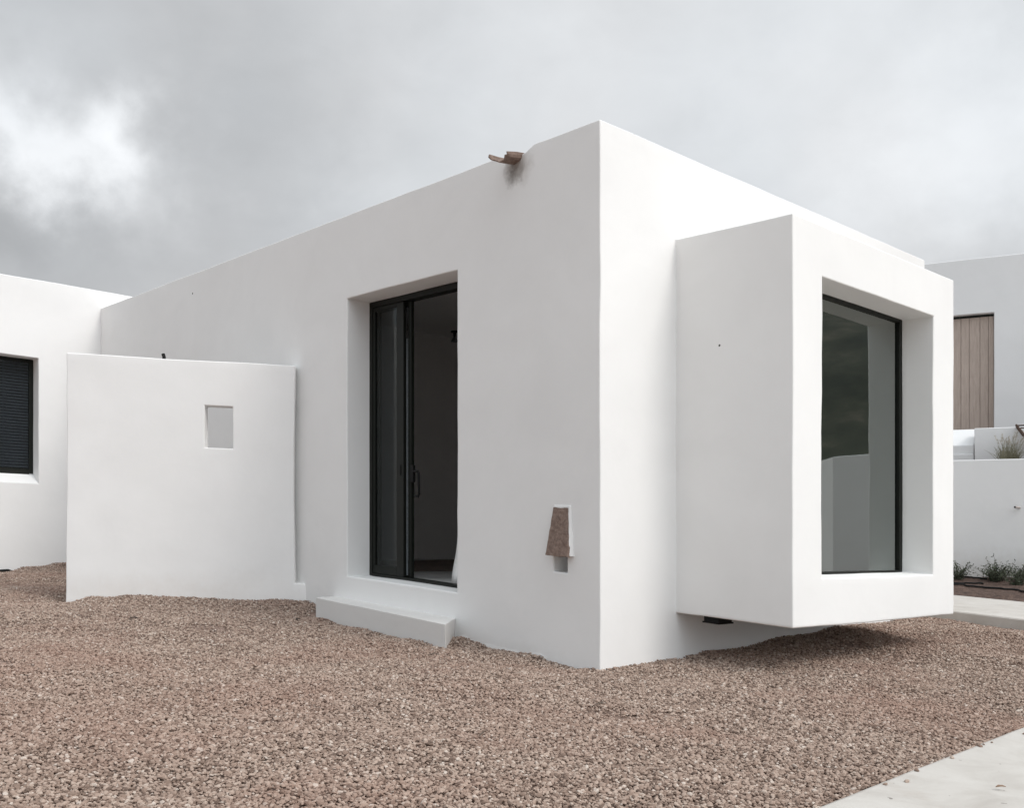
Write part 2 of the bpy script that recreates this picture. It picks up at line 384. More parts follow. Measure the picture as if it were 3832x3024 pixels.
# ------------------------------------------------------------ ground height (w above the site plane)
CP = [(1.72, 0, .022), (1.59, 0, .035), (1.38, 0, .007), (1.19, 0, -.02), (.945, 0, -.014), (.653, 0, -.005), (.515, 0, -.034), (.315, 0, -.04), (0, 0, -.012),
      (0, .2, -.012), (0, .48, -.008), (0, .7, .015), (0, .85, .016), (0, 1.1, .037), (0, 1.24, .062), (0, 1.45, .053), (0, 2.56, .117), (0, 3.39, .155), (0, 3.9, .149), (0, 4.83, .172),
      (5.67, -2.0, -.04), (5.48, -1.72, .043), (5.27, -1.42, .076), (5.05, -1.08, .061), (4.72, -.61, .054), (4.37, -.09, .073), (4.3, 0, .078),
      (1.4, -.35, -.026), (3.62, -.245, -.018), (3.03, -.27, -.036), (2.2, -.31, -.03), (3.8, -.05, .06), (3.72, -.1, .04),
      (10.67, -1.43, -.11), (10.67, -1.0, -.033), (10.67, -.53, .025), (8.5, -1.2, -.04), (9, -4, -.12),
      (-.24, 5.0, .18), (-1.17, 4.6, .18), (-2.6, 4.2, .16), (-1, 2, .04), (-1, 3.4, .11), (-2.5, 2.4, .04), (-2.7, .8, -.01), (-2.75, -1.6, -.01),
      (-1, -4, 0), (1, -2, -.01), (3, -3, 0), (5, -4, -.02), (-1, -1, 0), (0, -1, 0), (2.2, -1, -.01), (4, -1.2, .01), (-3, -5, 0), (2, -5, 0), (-5, -8, 0), (5, -8, 0), (6, 4, .1), (-6, 0, 0), (-6, 6, .15), (15, -6, -.1), (2, 12, .25)]
CPA = np.array(CP)
def hgt(u, v):
    u = np.asarray(u, float); v = np.asarray(v, float)
    d2 = (u[..., None]-CPA[:, 0])**2 + (v[..., None]-CPA[:, 1])**2 + .0015
    w = 1/d2**1.5
    h = (w*CPA[:, 2]).sum(-1)/w.sum(-1)
    h = h + .010*np.sin(u*2.3+1.2*np.sin(v*1.7))*np.sin(v*2.9+.7+np.sin(u*1.3)) + .006*np.sin(u*6.1+2*v+1)*np.sin(5.3*v-u*1.9)
    h = h + .0035*np.sin(u*17+3*np.sin(v*9))*np.sin(v*19+2*np.sin(u*11))
    return h
def ground_z(x, y):
    X = x-C0.x; Y = y-C0.y; det = D1.x*D2.y-D1.y*D2.x
    u = (X*D2.y-Y*D2.x)/det; v = (D1.x*Y-D1.y*X)/det
    uc = np.clip(u, -25, 25); vc = np.clip(v, -25, 25)
    return D1.z*uc + D2.z*vc + hgt(uc, vc), u, v
# ground: one sheet, fine near the house, reaching the horizon
gx = np.concatenate([[-1500, -600, -250, -100, -50, -25, -16], np.arange(-12, 12.01, .12), [16, 25, 50, 100, 250, 600, 1500]])
gy = np.concatenate([[-1500, -600, -250, -100, -50, -25, -14, -8, -4], np.arange(-1, 18.01, .12), [22, 30, 50, 100, 250, 600, 1500]])
GX, GY = np.meshgrid(gx, gy, indexing='ij'); GZ, _, _ = ground_z(GX, GY)
nv = GX.size; me = bpy.data.meshes.new('ground')
V = np.stack([GX, GY, GZ-.012], -1).reshape(-1, 3); ny_ = len(gy)
ii, jj = np.meshgrid(np.arange(len(gx)-1), np.arange(ny_-1), indexing='ij'); a = (ii*ny_+jj).ravel()
me.from_pydata(V.tolist(), [], np.stack([a, a+ny_, a+ny_+1, a+1], 1).tolist()); me.shade_smooth()
tag(link('ground', me, M_GRD), kind='structure')

# ------------------------------------------------------------ paths
def near_edge_u(v): return -2.70 + .062*(v+.15)
def far_front_v(u): return 4.93 + .14*u
def strip(name, pa, pb, z0, m, n=60, edgebev=.012):
    """slab between two polylines given in site coordinates with top heights w"""
    mb = MB(); k = len(pa)
    top = []; nb = 4
    verts = []; faces = []
    for (u0, v0, w0), (u1, v1, w1) in zip(pa, pb):
        row = [(u0, v0, z0), (u0, v0, w0-edgebev), (u0+(u1-u0)*.004, v0+(v1-v0)*.004, w0)]
        for j in range(1, nb+1):
            f_ = j/nb; row.append((u0+(u1-u0)*f_, v0+(v1-v0)*f_, w0+(w1-w0)*f_))
        row.append((u1, v1, z0)); verts += row
    w_ = nb+4
    for i in range(k-1):
        for j in range(w_-1): faces.append((i*w_+j, i*w_+j+1, (i+1)*w_+j+1, (i+1)*w_+j))
    mb.add(verts, faces); return mb.build(name, m, None, smooth=False)
vs_ = np.linspace(-9, 4.35, 60)
wob = lambda s: .006*math.sin(s*5.1)+.004*math.sin(s*13+1)
pa = [(near_edge_u(v)+.3*wob(v), v, .035+.5*max(0, v-1)*.07) for v in vs_]; pb = [(-9.5, v, .035+.5*max(0, v-1)*.07) for v in vs_]
o = strip('path', pa, pb, -.25, M_CON); tag(o, 'broad pale concrete path in the lower right corner', kind='structure')
us_ = np.linspace(-9.5, -.01, 50)
pa = [(u, far_front_v(u)+wob(u)*.6-.0, .28) for u in us_]+[(0.005, 5.075, .28), (9, 5.075, .28)]
pb = [(u, 7.22+.13*(u), .28) for u in us_]+[(.006, 7.22, .28), (9, 7.6, .28)]
o = strip('path', pa, pb, -.1, M_CON); tag(o, 'raised pale path running behind the white bay window', kind='structure')

# ------------------------------------------------------------ pebbles: one object of scattered stones (nobody could count them)
def freewall_line(): return Vector((-2.2066, 10.2118)), Vector((-.992, -.123)), Vector((-.123, .992))
def scatter(x0, x1, y0, y1, sp):
    nx_ = int((x1-x0)/sp); ny2 = int((y1-y0)/sp)
    X, Y = np.meshgrid(x0+(np.arange(nx_)+.5)*sp, y0+(np.arange(ny2)+.5)*sp, indexing='ij')
    X = X+RNG.uniform(-.5, .5, X.shape)*sp; Y = Y+RNG.uniform(-.5, .5, Y.shape)*sp
    return X.ravel(), Y.ravel()
pts = []
for (ya, yb, sp) in ((2.6, 5.2, .0136), (5.2, 7.5, .0145), (7.5, 10, .0165), (10, 15, .020)):
    X, Y = scatter(-.62*yb-1.0, .60*yb+.9, ya, yb, sp)
    keep = (np.abs(X) < .56*Y+1.2)
    X, Y = X[keep], Y[keep]
    Z, U, Vv = ground_z(X, Y)
    inside = (U > -.0) & (U < 10.7) & (Vv > -.0)
    onpath = (U < near_edge_u(Vv)+.006) & (Vv < 4.4)
    onfar = (Vv > far_front_v(U)-.0) & (U < .2)
    behind = (U > 10.67)
    step_ = (Vv > -.346+.046*(U-1.398)) & (Vv <= 0) & (U > 1.727+.95*Vv) & (U < 3.72)
    A2, dA, nA = freewall_line(); dx = X-A2.x; dy = Y-A2.y; tt = dx*dA.x+dy*dA.y; nn = dx*nA.x+dy*nA.y
    fw = (tt > -.05) & (tt < 2.41) & (nn > .01) & (nn < .2)
    bare = np.zeros(len(X), bool)                    # scuffed places where the sandy bed shows between fewer stones
    for (bx, by, br) in ((.62, 5.36, .10), (.50, 5.52, .12), (-.06, 5.75, .06), (.92, 5.5, .07), (-2.6, 8.2, .22), (-3.3, 6.2, .12), (2.9, 8.3, .2), (-1.2, 4.9, .10)):
        dd = np.hypot(X-bx, (Y-by)*1.3)+RNG.normal(0, br*.22, len(X)); bare |= (dd < br) & (RNG.random(len(X)) < .78)
    keep = ~(bare | inside | onpath | onfar | behind | step_ | fw)
    pts.append(np.stack([X[keep], Y[keep], Z[keep]+RNG.uniform(-.006, .005, keep.sum())], 1))
sv_ = RNG.uniform(-1.9, 1.2, 14); su_ = near_edge_u(sv_)-RNG.exponential(.03, 14)-.008      # a few stones kicked onto the path
pts.append(np.array([tuple(P(a_, b__, .035+.004)) for a_, b__ in zip(su_, sv_)]))
PT = np.concatenate(pts); print('pebbles', len(PT))
me = bpy.data.meshes.new('gravel'); me.vertices.add(len(PT)); me.vertices.foreach_set('co', PT.ravel().astype(np.float32)); me.update()
grav = bpy.data.objects.new('gravel', me); COL.objects.link(grav)
tag(grav, 'pinkish beige crushed gravel covering the forecourt', 'gravel', kind='stuff')
pcol = bpy.data.collections.new('pebble_shapes')
for i in range(10):
    bm = bmesh.new(); bmesh.ops.create_icosphere(bm, subdivisions=1 if i % 2 else 2, radius=.5)
    sc = Vector((random.uniform(.9, 1.25), random.uniform(.7, 1.0), random.uniform(.45, .75)))
    off = Vector((i*3.1, i*1.7, 0))
    for v in bm.verts:
        v.co = Vector(v.co[k]*sc[k] for k in range(3)) * (1+.42*mn.noise(v.co*2.1+off))
    pm = bpy.data.meshes.new('pebble'); bm.to_mesh(pm); bm.free(); pm.materials.append(M_PEB)
    pcol.objects.link(bpy.data.objects.new('pebble', pm))
ng = bpy.data.node_groups.new('gravel_scatter', 'GeometryNodeTree')
ng.interface.new_socket('Geometry', in_out='INPUT', socket_type='NodeSocketGeometry'); ng.interface.new_socket('Geometry', in_out='OUTPUT', socket_type='NodeSocketGeometry')
g = ng.nodes; gi = g.new('NodeGroupInput'); go = g.new('NodeGroupOutput')
ip = g.new('GeometryNodeInstanceOnPoints'); ci = g.new('GeometryNodeCollectionInfo'); ci.inputs['Collection'].default_value = pcol
ci.inputs['Separate Children'].default_value = True; ci.inputs['Reset Children'].default_value = True
ip.inputs['Pick Instance'].default_value = True
m2p = g.new('GeometryNodeMeshToPoints')
rr = g.new('FunctionNodeRandomValue'); rr.data_type = 'FLOAT_VECTOR'; rr.inputs[0].default_value = (-.5, -.5, 0); rr.inputs[1].default_value = (.5, .5, 6.283)
rs = g.new('FunctionNodeRandomValue'); rs.data_type = 'FLOAT'; rs.inputs[2].default_value = 0; rs.inputs[3].default_value = 1; rs.inputs['Seed'].default_value = 5
pw = g.new('ShaderNodeMath'); pw.operation = 'POWER'; pw.inputs[1].default_value = 2.4
mr_ = g.new('ShaderNodeMath'); mr_.operation = 'MULTIPLY_ADD'; mr_.inputs[1].default_value = .017; mr_.inputs[2].default_value = .0132
ng.links.new(rs.outputs[1], pw.inputs[0]); ng.links.new(pw.outputs[0], mr_.inputs[0])
ng.links.new(gi.outputs[0], m2p.inputs['Mesh']); ng.links.new(m2p.outputs[0], ip.inputs['Points'])
ng.links.new(ci.outputs[0], ip.inputs['Instance']); ng.links.new(rr.outputs[0], ip.inputs['Rotation']); ng.links.new(mr_.outputs[0], ip.inputs['Scale'])
ng.links.new(ip.outputs[0], go.inputs[0])
md = grav.modifiers.new('scatter', 'NODES'); md.node_group = ng

# ------------------------------------------------------------ main house
house = empty('house', P(5, 2.5, 0), 'large flat-roofed white house with a glazed corner bay and an open dark door', 'house')
def notch(p):
    if p.z > 3.5 and p.y < .32 and .60 < p.x < 1.12:
        f_ = min(1, max(0, (p.x-.70)/.12)); f_ = f_*f_*(3-2*f_)
        if p.x > 1.02: f_ *= max(0, (1.10-p.x)/.08)
        k = max(0, (p.z-3.5)/.5); p.z -= .045*f_*k
    return p
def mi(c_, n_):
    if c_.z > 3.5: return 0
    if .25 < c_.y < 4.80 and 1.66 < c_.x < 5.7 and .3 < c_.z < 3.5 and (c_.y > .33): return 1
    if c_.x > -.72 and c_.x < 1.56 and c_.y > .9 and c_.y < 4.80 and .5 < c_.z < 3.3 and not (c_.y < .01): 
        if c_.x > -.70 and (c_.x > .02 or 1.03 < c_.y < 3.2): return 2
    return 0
wall = gsolid('wall',
    [((0, 0, -.5), (10.72, 5.06, 4.0)), ((-1.049, .858, .378), (.1, 3.39, 3.31))],
    [((1.683, -.1, .40), (3.452, .36, 3.17)),          # door opening
     ((1.62, .35, .41), (5.62, 4.76, 3.45)),           # door room
     ((.30, .34, .41), (1.50, 4.76, 3.45)),            # bay room
     ((-1.2, 1.243, .731), (-.60, 3.003, 2.932)),      # bay window opening
     ((-.72, 1.10, .62), (.32, 3.15, 3.05)),           # bay inside
     ((.341, -.1, .672), (.486, .24, .80)), ((.70, -.3, 3.86), (.77, -.2, 3.9)), ((.80, -.3, 3.86), (.84, -.2, 3.9)), ((1.0, -.3, 3.86), (1.06, -.2, 3.9))],           # vent
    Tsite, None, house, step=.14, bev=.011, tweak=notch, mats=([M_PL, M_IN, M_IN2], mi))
# floor of the door room, floor of bay room
b = MB(); b.box((1.63, .37, .38), (5.61, 4.75, .417)); b.build('floor', M_FLOOR, house)
b = MB(); b.box((.31, .36, .38), (1.49, 4.75, .417)); b.build('floor', M_FLOOR, house)
# footing lip of render along the door wall
mb = MB(); vv = []; ff = []
for i in range(41):
    u = .52+i*.03; t_ = .007+.002*math.sin(i*.6); h_ = float(hgt(u, 0))+.034+.012*math.sin(i*.33+1)+.004*math.sin(i*1.1)
    e_ = min(1, i/5, (40-i)/5); t_ *= e_
    vv += [(u, .009, h_+.034*e_), (u, -t_, h_-.030), (u, -t_-.004, -.2)]
for i in range(40): ff += [(i*3, i*3+3, i*3+4, i*3+1), (i*3+1, i*3+4, i*3+5, i*3+2)]
mb.add(vv, ff); mb.build('wall_footing', M_PL, house, smooth=True)
# doorstep
def tstep(V):
    u, v, w = V[:, 0], V[:, 1], V[:, 2]     # u 0..1 along, v 0..1 out from the wall
    uu = (1-v)*(1.727+u*1.993)+v*(1.398+u*2.24); vv_ = .02*(1-v)+v*(-.346+u*.10)
    return Tsite(np.stack([uu, vv_, w], 1))
gsolid('doorstep', [((0, 0, -.3), (1, 1, .175))], [], lambda V: tstep(V), M_STEP, house, step=.05, bev=.006, amp=.9)
# sliding door: frame, front leaf, rear leaf
F0, F1 = .262, .36
b = MB(); b.box((3.405, F0, .405), (3.455, F1, 3.168)); b.box((1.68, F0, 3.112), (3.405, F1, 3.168)); b.box((1.68, F0, .398), (3.405, F1, .430)); b.box((1.68, F0, .43), (1.73, F1, 3.112))
b.build('door_frame', M_FR, house, bevel=.003, seg=1)
b = MB(); b.box((2.866, .270, .432), (2.985, .305, 3.108)); b.box((3.365, .270, .432), (3.403, .305, 3.108)); b.box((2.985, .270, .432), (3.365, .305, .515)); b.box((2.985, .270, 3.068), (3.365, .305, 3.108))
leaf = b.build('sliding_door', M_FR, house, bevel=.003, seg=1)
b = MB(); b.box((2.98, .284, .51), (3.37, .290, 3.07)); b.build('pane', M_GL2, leaf)
b = MB(); b.box((2.905, .262, 1.42), (2.925, .2695, 1.52)); b.build('lock_plate', M_BLK, leaf, bevel=.003)
b = MB(); b.box((2.800, .315, .432), (2.846, .352, 3.108)); b.box((3.365, .315, .432), (3.403, .352, 3.108)); b.box((2.846, .315, .432), (3.365, .352, .515)); b.box((2.846, .315, 3.068), (3.365, .352, 3.108))
leaf2 = b.build('sliding_door', M_FR, house, bevel=.003, seg=1)
b = MB(); b.box((2.84, .330, .51), (3.37, .336, 3.07)); b.build('pane', M_GL2, leaf2)
b = MB(); b.box((2.8505, .300, .45), (2.8575, .314, 2.75)); b.build('seal', M_SLAT, leaf2)
b = MB(); b.box((2.752, .300, 1.356), (2.800, .332, 1.519)); b.tube([(2.765, .31, 1.462), (2.685, .31, 1.458), (2.672, .31, 1.445), (2.664, .31, 1.235), (2.672, .31, 1.222), (2.735, .31, 1.222)], .0115, 10)
b.build('handle', M_BLK, leaf2, bevel=.004)
# bay window
b = MB(); X0, X1 = -.775, -.725
b.box((X0, 1.20, .700), (X1, 1.275, 2.960)); b.box((X0, 2.955, .700), (X1, 3.03, 2.960)); b.box((X0, 1.275, .700), (X1, 2.955, .748)); b.box((X0, 1.275, 2.905), (X1, 2.955, 2.960))
win = b.build('bay_window', M_FR, house, bevel=.003, seg=1)
b = MB(); b.box((-.752, 1.26, .735), (-.744, 2.965, 2.915)); b.build('pane', M_GL, win)
# rain spout: an old half-round clay tile
mb = MB(); vv = []; ff = []; n = 13
prof = [(math.cos(math.pi*(1+i/(n-1))), math.sin(math.pi*(1+i/(n-1)))) for i in range(n)]
for k, (v, s_, dz) in enumerate([(.25, .080, .02), (.02, .082, .005), (-.06, .084, -.008), (-.12, .086, -.018), (-.17, .090, -.026)]):
    for layer in (0, 1):
        for i, (cx_, cz) in enumerate(prof):
            r_ = s_*(1 if layer else .88); fl = 1+.16*abs(cx_)**3*(1 if cx_ > 0 else .2)
            vv.append((.918+cx_*r_*fl*.92, v-(.035*(cx_ > .5)*(k == 4)) + .01*math.sin(i*2.1)*(k == 4), 3.958+dz+cz*r_*.78 + .006*math.sin(i*1.3+k)))
    # rings: inner then outer
for k in range(4):
    for layer in (0, 1):
        for i in range(n-1):
            a = k*2*n+layer*n+i; c = a+2*n; ff.append((a, a+1, c+1, c) if layer else (a, c, c+1, a+1))
    for i in (0, n-1):
        a = k*2*n+i; ff.append((a, a+n, a+3*n, a+2*n))
for k in (0, 4):
    for i in range(n-1):
        a = k*2*n+i; ff.append((a, a+1, a+n+1, a+n))
mb.add(vv, ff); mb.build('rain_spout', M_CLAY, house, smooth=False)
# vent hood: leaning clay tile on white cheeks, over the small vent
b = MB()
b.hexa([(.486, .01, .800), (.290, .01, .800), (.290, -.030, .806), (.486, -.030, .806), (.478, .01, 1.180), (.304, .01, 1.180), (.304, -.004, 1.180), (.478, -.004, 1.180)])
b.hexa([(.292, .01, .797), (.266, .01, .797), (.274, -.048, .803), (.292, -.048, .803), (.315, .01, 1.182), (.298, .01, 1.182), (.300, -.012, 1.182), (.315, -.012, 1.182)])
hood = b.build('vent_hood', M_PL, house, bevel=.004)
mb = MB(); vv = []; nw, nh = 9, 16
for lay in (0, 1):
    for j in range(nh):
        for i in range(nw):
            f_ = j/(nh-1); g_ = i/(nw-1); hw = .118-.036*f_
            cu = .388+.006*f_
            jx = .0018*math.sin(j*1.7+i) if i in (0, nw-1) else 0; jz = .0022*math.sin(i*1.1) if j in (0, nh-1) else 0
            out = -.056*(1-f_)-.012
            bumpv = .005*mn.noise(Vector((g_*6, f_*12, 3)))
            vv.append((cu+hw*(2*g_-1)+jx, out+(bumpv if lay == 0 else .024), .797+f_*.365+jz-(.004 if lay else 0)))
ff = []
for j in range(nh-1):
    for i in range(nw-1):
        a = j*nw+i; ff.append((a, a+1, a+nw+1, a+nw)); a += nw*nh; ff.append((a, a+nw, a+nw+1, a+1))
bd = [i for i in range(nw)]+[j*nw+nw-1 for j in range(1, nh)]+[(nh-1)*nw+i for i in range(nw-2, -1, -1)]+[j*nw for j in range(nh-2, 0, -1)]
for a, c in zip(bd, bd[1:]+bd[:1]): ff.append((a, c, c+nw*nh, a+nw*nh))
mb.add(vv, ff); mb.build('tile', M_CLAY, hood)
# small dark fitting under the bay
b = MB(); b.box((-.36, .93, .325), (-.22, 1.10, .385)); b.box((-.37, .92, .322), (-.21, 1.11, .334)); b.build('junction_box', M_BLK, house, bevel=.004)
# inside things
mb = MB(); vv = []; ff = []
for i in range(13):
    for j in range(9):
        vv.append((3.60+i*.14+.03*math.sin(j), .75+j*.25+.03*math.sin(i*1.7), .421+.006*math.sin(i*.9+j*1.3)+.006))
for i in range(12):
    for j in range(8): a = i*9+j; ff.append((a, a+1, a+10, a+9))
mb.add(vv, ff); o = mb.build('floor_mat', M_MAT); sm = o.modifiers.new('s', 'SOLIDIFY'); sm.thickness = .008
tag(o, 'crumpled brown mat on the floor inside the open door', 'mat')
lamp = empty('ceiling_lamp', P(5.18, 2.70, 3.45), 'small dark lamp high inside the dim room past the open door', 'lamp')
b = MB(); b.tube([(5.18, 2.70, 3.45), (5.18, 2.70, 3.36)], [.02, .012], 10); b.tube([(5.18, 2.70, 3.452), (5.18, 2.70, 3.435)], [.05, .05], 14); b.build('stem', M_BLK, lamp)
b = MB(); b.tube([(5.18, 2.70, 3.37), (5.18, 2.70, 3.35), (5.18, 2.70, 3.31)], [.015, .03, .05], 16); b.build('lamp_shade', M_SLAT, lamp)
mb = MB(); vv = []; ff = []
for j in range(25):
    w = .421+j*.075; f_ = max(0, 1-(w-.42)/.9); ue = 2.115+.19*f_**1.3+.006*math.sin(j*1.1)
    for i in range(9):
        g_ = i/8; vv.append((1.76+(ue-1.76)*g_, .385+.018*math.sin(g_*14+.3*math.sin(j*.4))+.02*f_*g_, w))
for j in range(24):
    for i in range(8): a = j*9+i; ff.append((a, a+1, a+10, a+9))
mb.add(vv, ff); o = mb.build('curtain', M_CLOTH, smooth=True); sm = o.modifiers.new('s', 'SOLIDIFY'); sm.thickness = .003
tag(o, 'white cloth hanging just inside the right jamb of the open door', 'curtain')

# ------------------------------------------------------------ neighbouring house on the left
nh_ = empty('house', P(12, -2, 0), 'taller white house on the left with a dark blind in its window', 'house')
gsolid('wall', [((10.667, -6, -.6), (15, 6.5, 4.268))], [((10.5, -3.4, 1.22), (11.02, -.906, 3.097)), ((11.0, -3.5, 1.1), (12.5, -.8, 3.2))], Tsite, M_PL3, nh_, step=.2, bev=.014)
b = MB(); b.hexa([(10.672, -3.45, 1.21), (11.01, -3.45, 1.21), (11.01, -.88, 1.21), (10.672, -.88, 1.21), (10.672, -3.45, 1.222), (11.01, -3.45, 1.385), (11.01, -.88, 1.385), (10.672, -.88, 1.222)])
b.build('window_sill', M_PL3, nh_, bevel=.01)
b = MB(); b.box((10.94, -.965, 1.37), (10.985, -.905, 3.10)); b.box((10.94, -3.45, 1.35), (10.985, -.965, 1.435)); b.box((10.94, -3.45, 3.045), (10.985, -.965, 3.10)); b.box((10.94, -2.25, 1.435), (10.985, -2.19, 3.045))
nw_ = b.build('window', M_FR, nh_)
b = MB()
for k in range(36):
    w = 1.452+k*.0445; b.hexa([(10.955, -3.4, w), (10.990, -3.4, w+.033), (10.990, -.97, w+.033), (10.955, -.97, w), (10.955, -3.4, w+.004), (10.990, -3.4, w+.037), (10.990, -.97, w+.037), (10.955, -.97, w+.004)])
for v in (-1.32, -1.9, -2.5): b.box((10.948, v-.004, 1.44), (10.951, v+.004, 3.04))
b.build('blind', M_SLAT, nw_)
b = MB(); b.box((10.942, -3.42, 1.43), (10.946, -.96, 3.05)); b.build('pane', M_GL2, nw_)
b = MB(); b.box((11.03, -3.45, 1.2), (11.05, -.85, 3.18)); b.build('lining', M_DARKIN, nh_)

# ------------------------------------------------------------ free-standing garden wall
FA = np.array([-2.2066, 10.2118, 0.]); Fd = np.array([-.992, -.123, .0417]); Fn = np.array([-.123, .992, 0])
Tfw = lambda V: FA + V[:, :1]*Fd + V[:, 1:2]*Fn + V[:, 2:3]*np.array([0, 0, 1.])
gw = empty('garden_wall', (-3.4, 10.1, .2), 'free-standing white screen wall pierced by a small rectangular opening', 'wall')
def fwt(p):
    p = p.copy()
    if p.x < .3 and p.z > .5: p.x += .012*math.sin((p.z-.4)*1.5)
    if p.x < .25 and p.z < .45: p.y -= .018*max(0, (.25-p.x)/.25)
    if p.z < .34 and p.x < .9: p.y -= .012*min(1, (.34-p.z)/.1)*min(1, (.9-p.x)/.4)
    return p
gsolid('wall', [((.10, 0, -.4), (2.412, .2, 2.676)), ((-.03, -.0, -.4), (.12, .2, .365))], [((.741, -.1, 1.763), (1.025, .3, 2.206))], Tfw, M_PL2, gw, step=.1, bev=.012, tweak=fwt, amp=1.3)
def fw(t_, n_, z_): v = FA+t_*Fd+n_*Fn; return Vector((v[0], v[1], v[2]+z_))
b = MB(lambda p: Vector(p)); b.tube([fw(1.475, .16, 2.66), fw(1.475, .16, 2.71), fw(1.485, .16, 2.745)], .018, 10); o = b.build('pipe', M_BLK)
tag(o, 'short black pipe end poking up over the top of the garden wall', 'pipe')

# ------------------------------------------------------------ terrace, retaining wall, rear house on the right
Q0 = np.array([6.70, 13.5, 0.]); Qd = np.array([.879, -.477, 0.]); Qn = np.array([.477, .879, 0.])
Tq = lambda V: Q0 + V[:, :1]*Qd + V[:, 1:2]*Qn + V[:, 2:3]*np.array([0, 0, 1.])
def q(a, b_, c_): v = Tq(np.array([[a, b_, c_]]))[0]; return Vector(v)
rw = empty('retaining_wall', q(0, 0, 0), 'long low white retaining wall behind the planting bed on the right', 'wall')
gsolid('wall', [((-6, 0, -.5), (7.7, .3, 1.85)), ((4.3, 0, -.5), (7.7, 1.2, 2.14))], [], Tq, M_PL4, rw, step=.25, bev=.014)
Pc = q(7.7, 0, 0); Tc = lambda V: np.array([Pc.x, Pc.y, 0]) + V[:, :1]*np.array([1, .02, -.0]) + V[:, 1:2]*np.array([0, 1., 0]) + V[:, 2:3]*np.array([0, 0, 1.])
gsolid('wall', [((.0, 0, -.5), (4, .9, 2.13))], [], Tc, M_PL4, rw, step=.25, bev=.014)
b = MB(lambda p: q(*p)); xq = .372
b.tube([(xq+.015, .05, 1.170), (xq+.0, -.04, 1.174), (xq-.045, -.085, 1.180)], [.016, .016, .016], 12); dp = b.build('drain_pipe', M_METAL, rw, smooth=False)
b = MB(lambda p: q(*p)); b.tube([(xq-.0445, -.0845, 1.180), (xq-.050, -.090, 1.181)], [.0135, .0135], 12); b.build('pipe_mouth', M_BLK, dp)
b = MB(lambda p: q(*p)); b.box((-6, .3, -.5), (7, 16, 1.80)); o = b.build('terrace', M_SOIL); tag(o, kind='structure')
P2 = np.array([7.094, 14.3, 0.]); Tb = lambda V: P2 + V[:, :1]*Qd + V[:, 1:2]*Qn + V[:, 2:3]*np.array([0, 0, 1.])
lw = gsolid('low_wall', [((-.19, 0, 1.6), (3.5, .3, 2.36))], [], Tb, M_PL4, None, step=.15, bev=.012)
tag(lw, 'low white block wall on the terrace behind the grass clump', 'wall')
def qb(a, b_, c_): return Vector(Tb(np.array([[a, b_, c_]]))[0])
b = MB(lambda p: qb(*p))
b.hexa([(-2.5, .02, 1.6), (-.20, .02, 1.6), (-.20, .9, 1.6), (-2.5, .9, 1.6), (-2.5, .02, 1.985), (-.20, .02, 1.985), (-.20, .9, 1.985), (-2.5, .9, 1.985)])
b.hexa([(-2.5, .05, 1.986), (-.20, .05, 1.986), (-.20, .9, 1.986), (-2.5, .9, 1.986), (-2.5, .05, 2.118), (-.20, .05, 2.118), (-.20, .9, 2.118), (-2.5, .9, 2.118)])
b.hexa([(-2.5, .10, 2.119), (-.20, .10, 2.119), (-.20, 1.3, 2.119), (-2.5, 1.3, 2.119), (-2.5, .50, 2.385), (-.20, .50, 2.385), (-.20, 1.3, 2.385), (-2.5, 1.3, 2.385)])
o = b.build('bench', M_PL4, bevel=.012); tag(o, 'stepped white masonry bench under the plank shutter', 'bench')
P1 = np.array([8.15, 17.0, 0.]); Th = lambda V: P1 + V[:, :1]*Qd + V[:, 1:2]*Qn + V[:, 2:3]*np.array([0, 0, 1.])
def qh(a, b_, c_): return Vector(Th(np.array([[a, b_, c_]]))[0])
th_ = empty('house', qh(0, 1, 1.8), 'grey-white rear house on the terrace with a pale plank shutter', 'house')
# opening: a from -0.30 to .335
gsolid('wall', [((-5, 0, 1.5), (5, 6, 5.583))], [((-.55, -.1, 1.9), (.335, .22, 4.60))], Th, M_PL4, th_, step=.3, bev=.014)
dr = None
xs_ = [-.545, -.37, -.196, -.062, .111, .245, .33]
b = MB(lambda p: qh(*p))
for i, (a, c) in enumerate(zip(xs_[:-1], xs_[1:])): b.box((a+.003, .125+.002*(i % 2), 1.95), (c-.003, .15, 4.555))
b.box((-.545, .15, 1.95), (.33, .17, 4.555))
dr = b.build('shutter', M_WOOD, th_, bevel=.003)
b = MB(lambda p: qh(*p)); b.box((-.545, .13, 4.557), (.332, .17, 4.598)); b.build('head_rail', M_FR, th_)

# scrub-covered hillside off to the right (seen only mirrored in the bay window)
mb = MB(lambda p: Vector(p)); vv = []; ff = []; na, nr = 60, 26
for i in range(na):
    az = R(44+i*1.15)
    for j in range(nr):
        d_ = 38+j*4.2; e_ = math.sin(min(1, j/(nr-6))*math.pi/2)*min(1, i/7)*min(1, (na-1-i)/7)
        p = Vector((math.sin(az)*d_, math.cos(az)*d_, 0)); p.z = -3.0+e_*(34+7*mn.noise(p*.02)) + e_*2.5*mn.noise(p*.11)+.8*mn.noise(p*.4)
        vv.append(p)
for i in range(na-1):
    for j in range(nr-1): a = i*nr+j; ff.append((a, a+nr, a+nr+1, a+1))
M_HILL, t, b = mat('hill_scrub')
c = ramp(t, tnoise(t, .25, 8, .7), [(.35, (.020, .024, .016)), (.55, (.05, .052, .035)), (.72, (.13, .11, .085))])
t.links.new(c, b.inputs['Base Color']); b.inputs['Roughness'].default_value = .95
mb.add(vv, ff); tag(mb.build('hill', M_HILL, smooth=True), kind='structure')

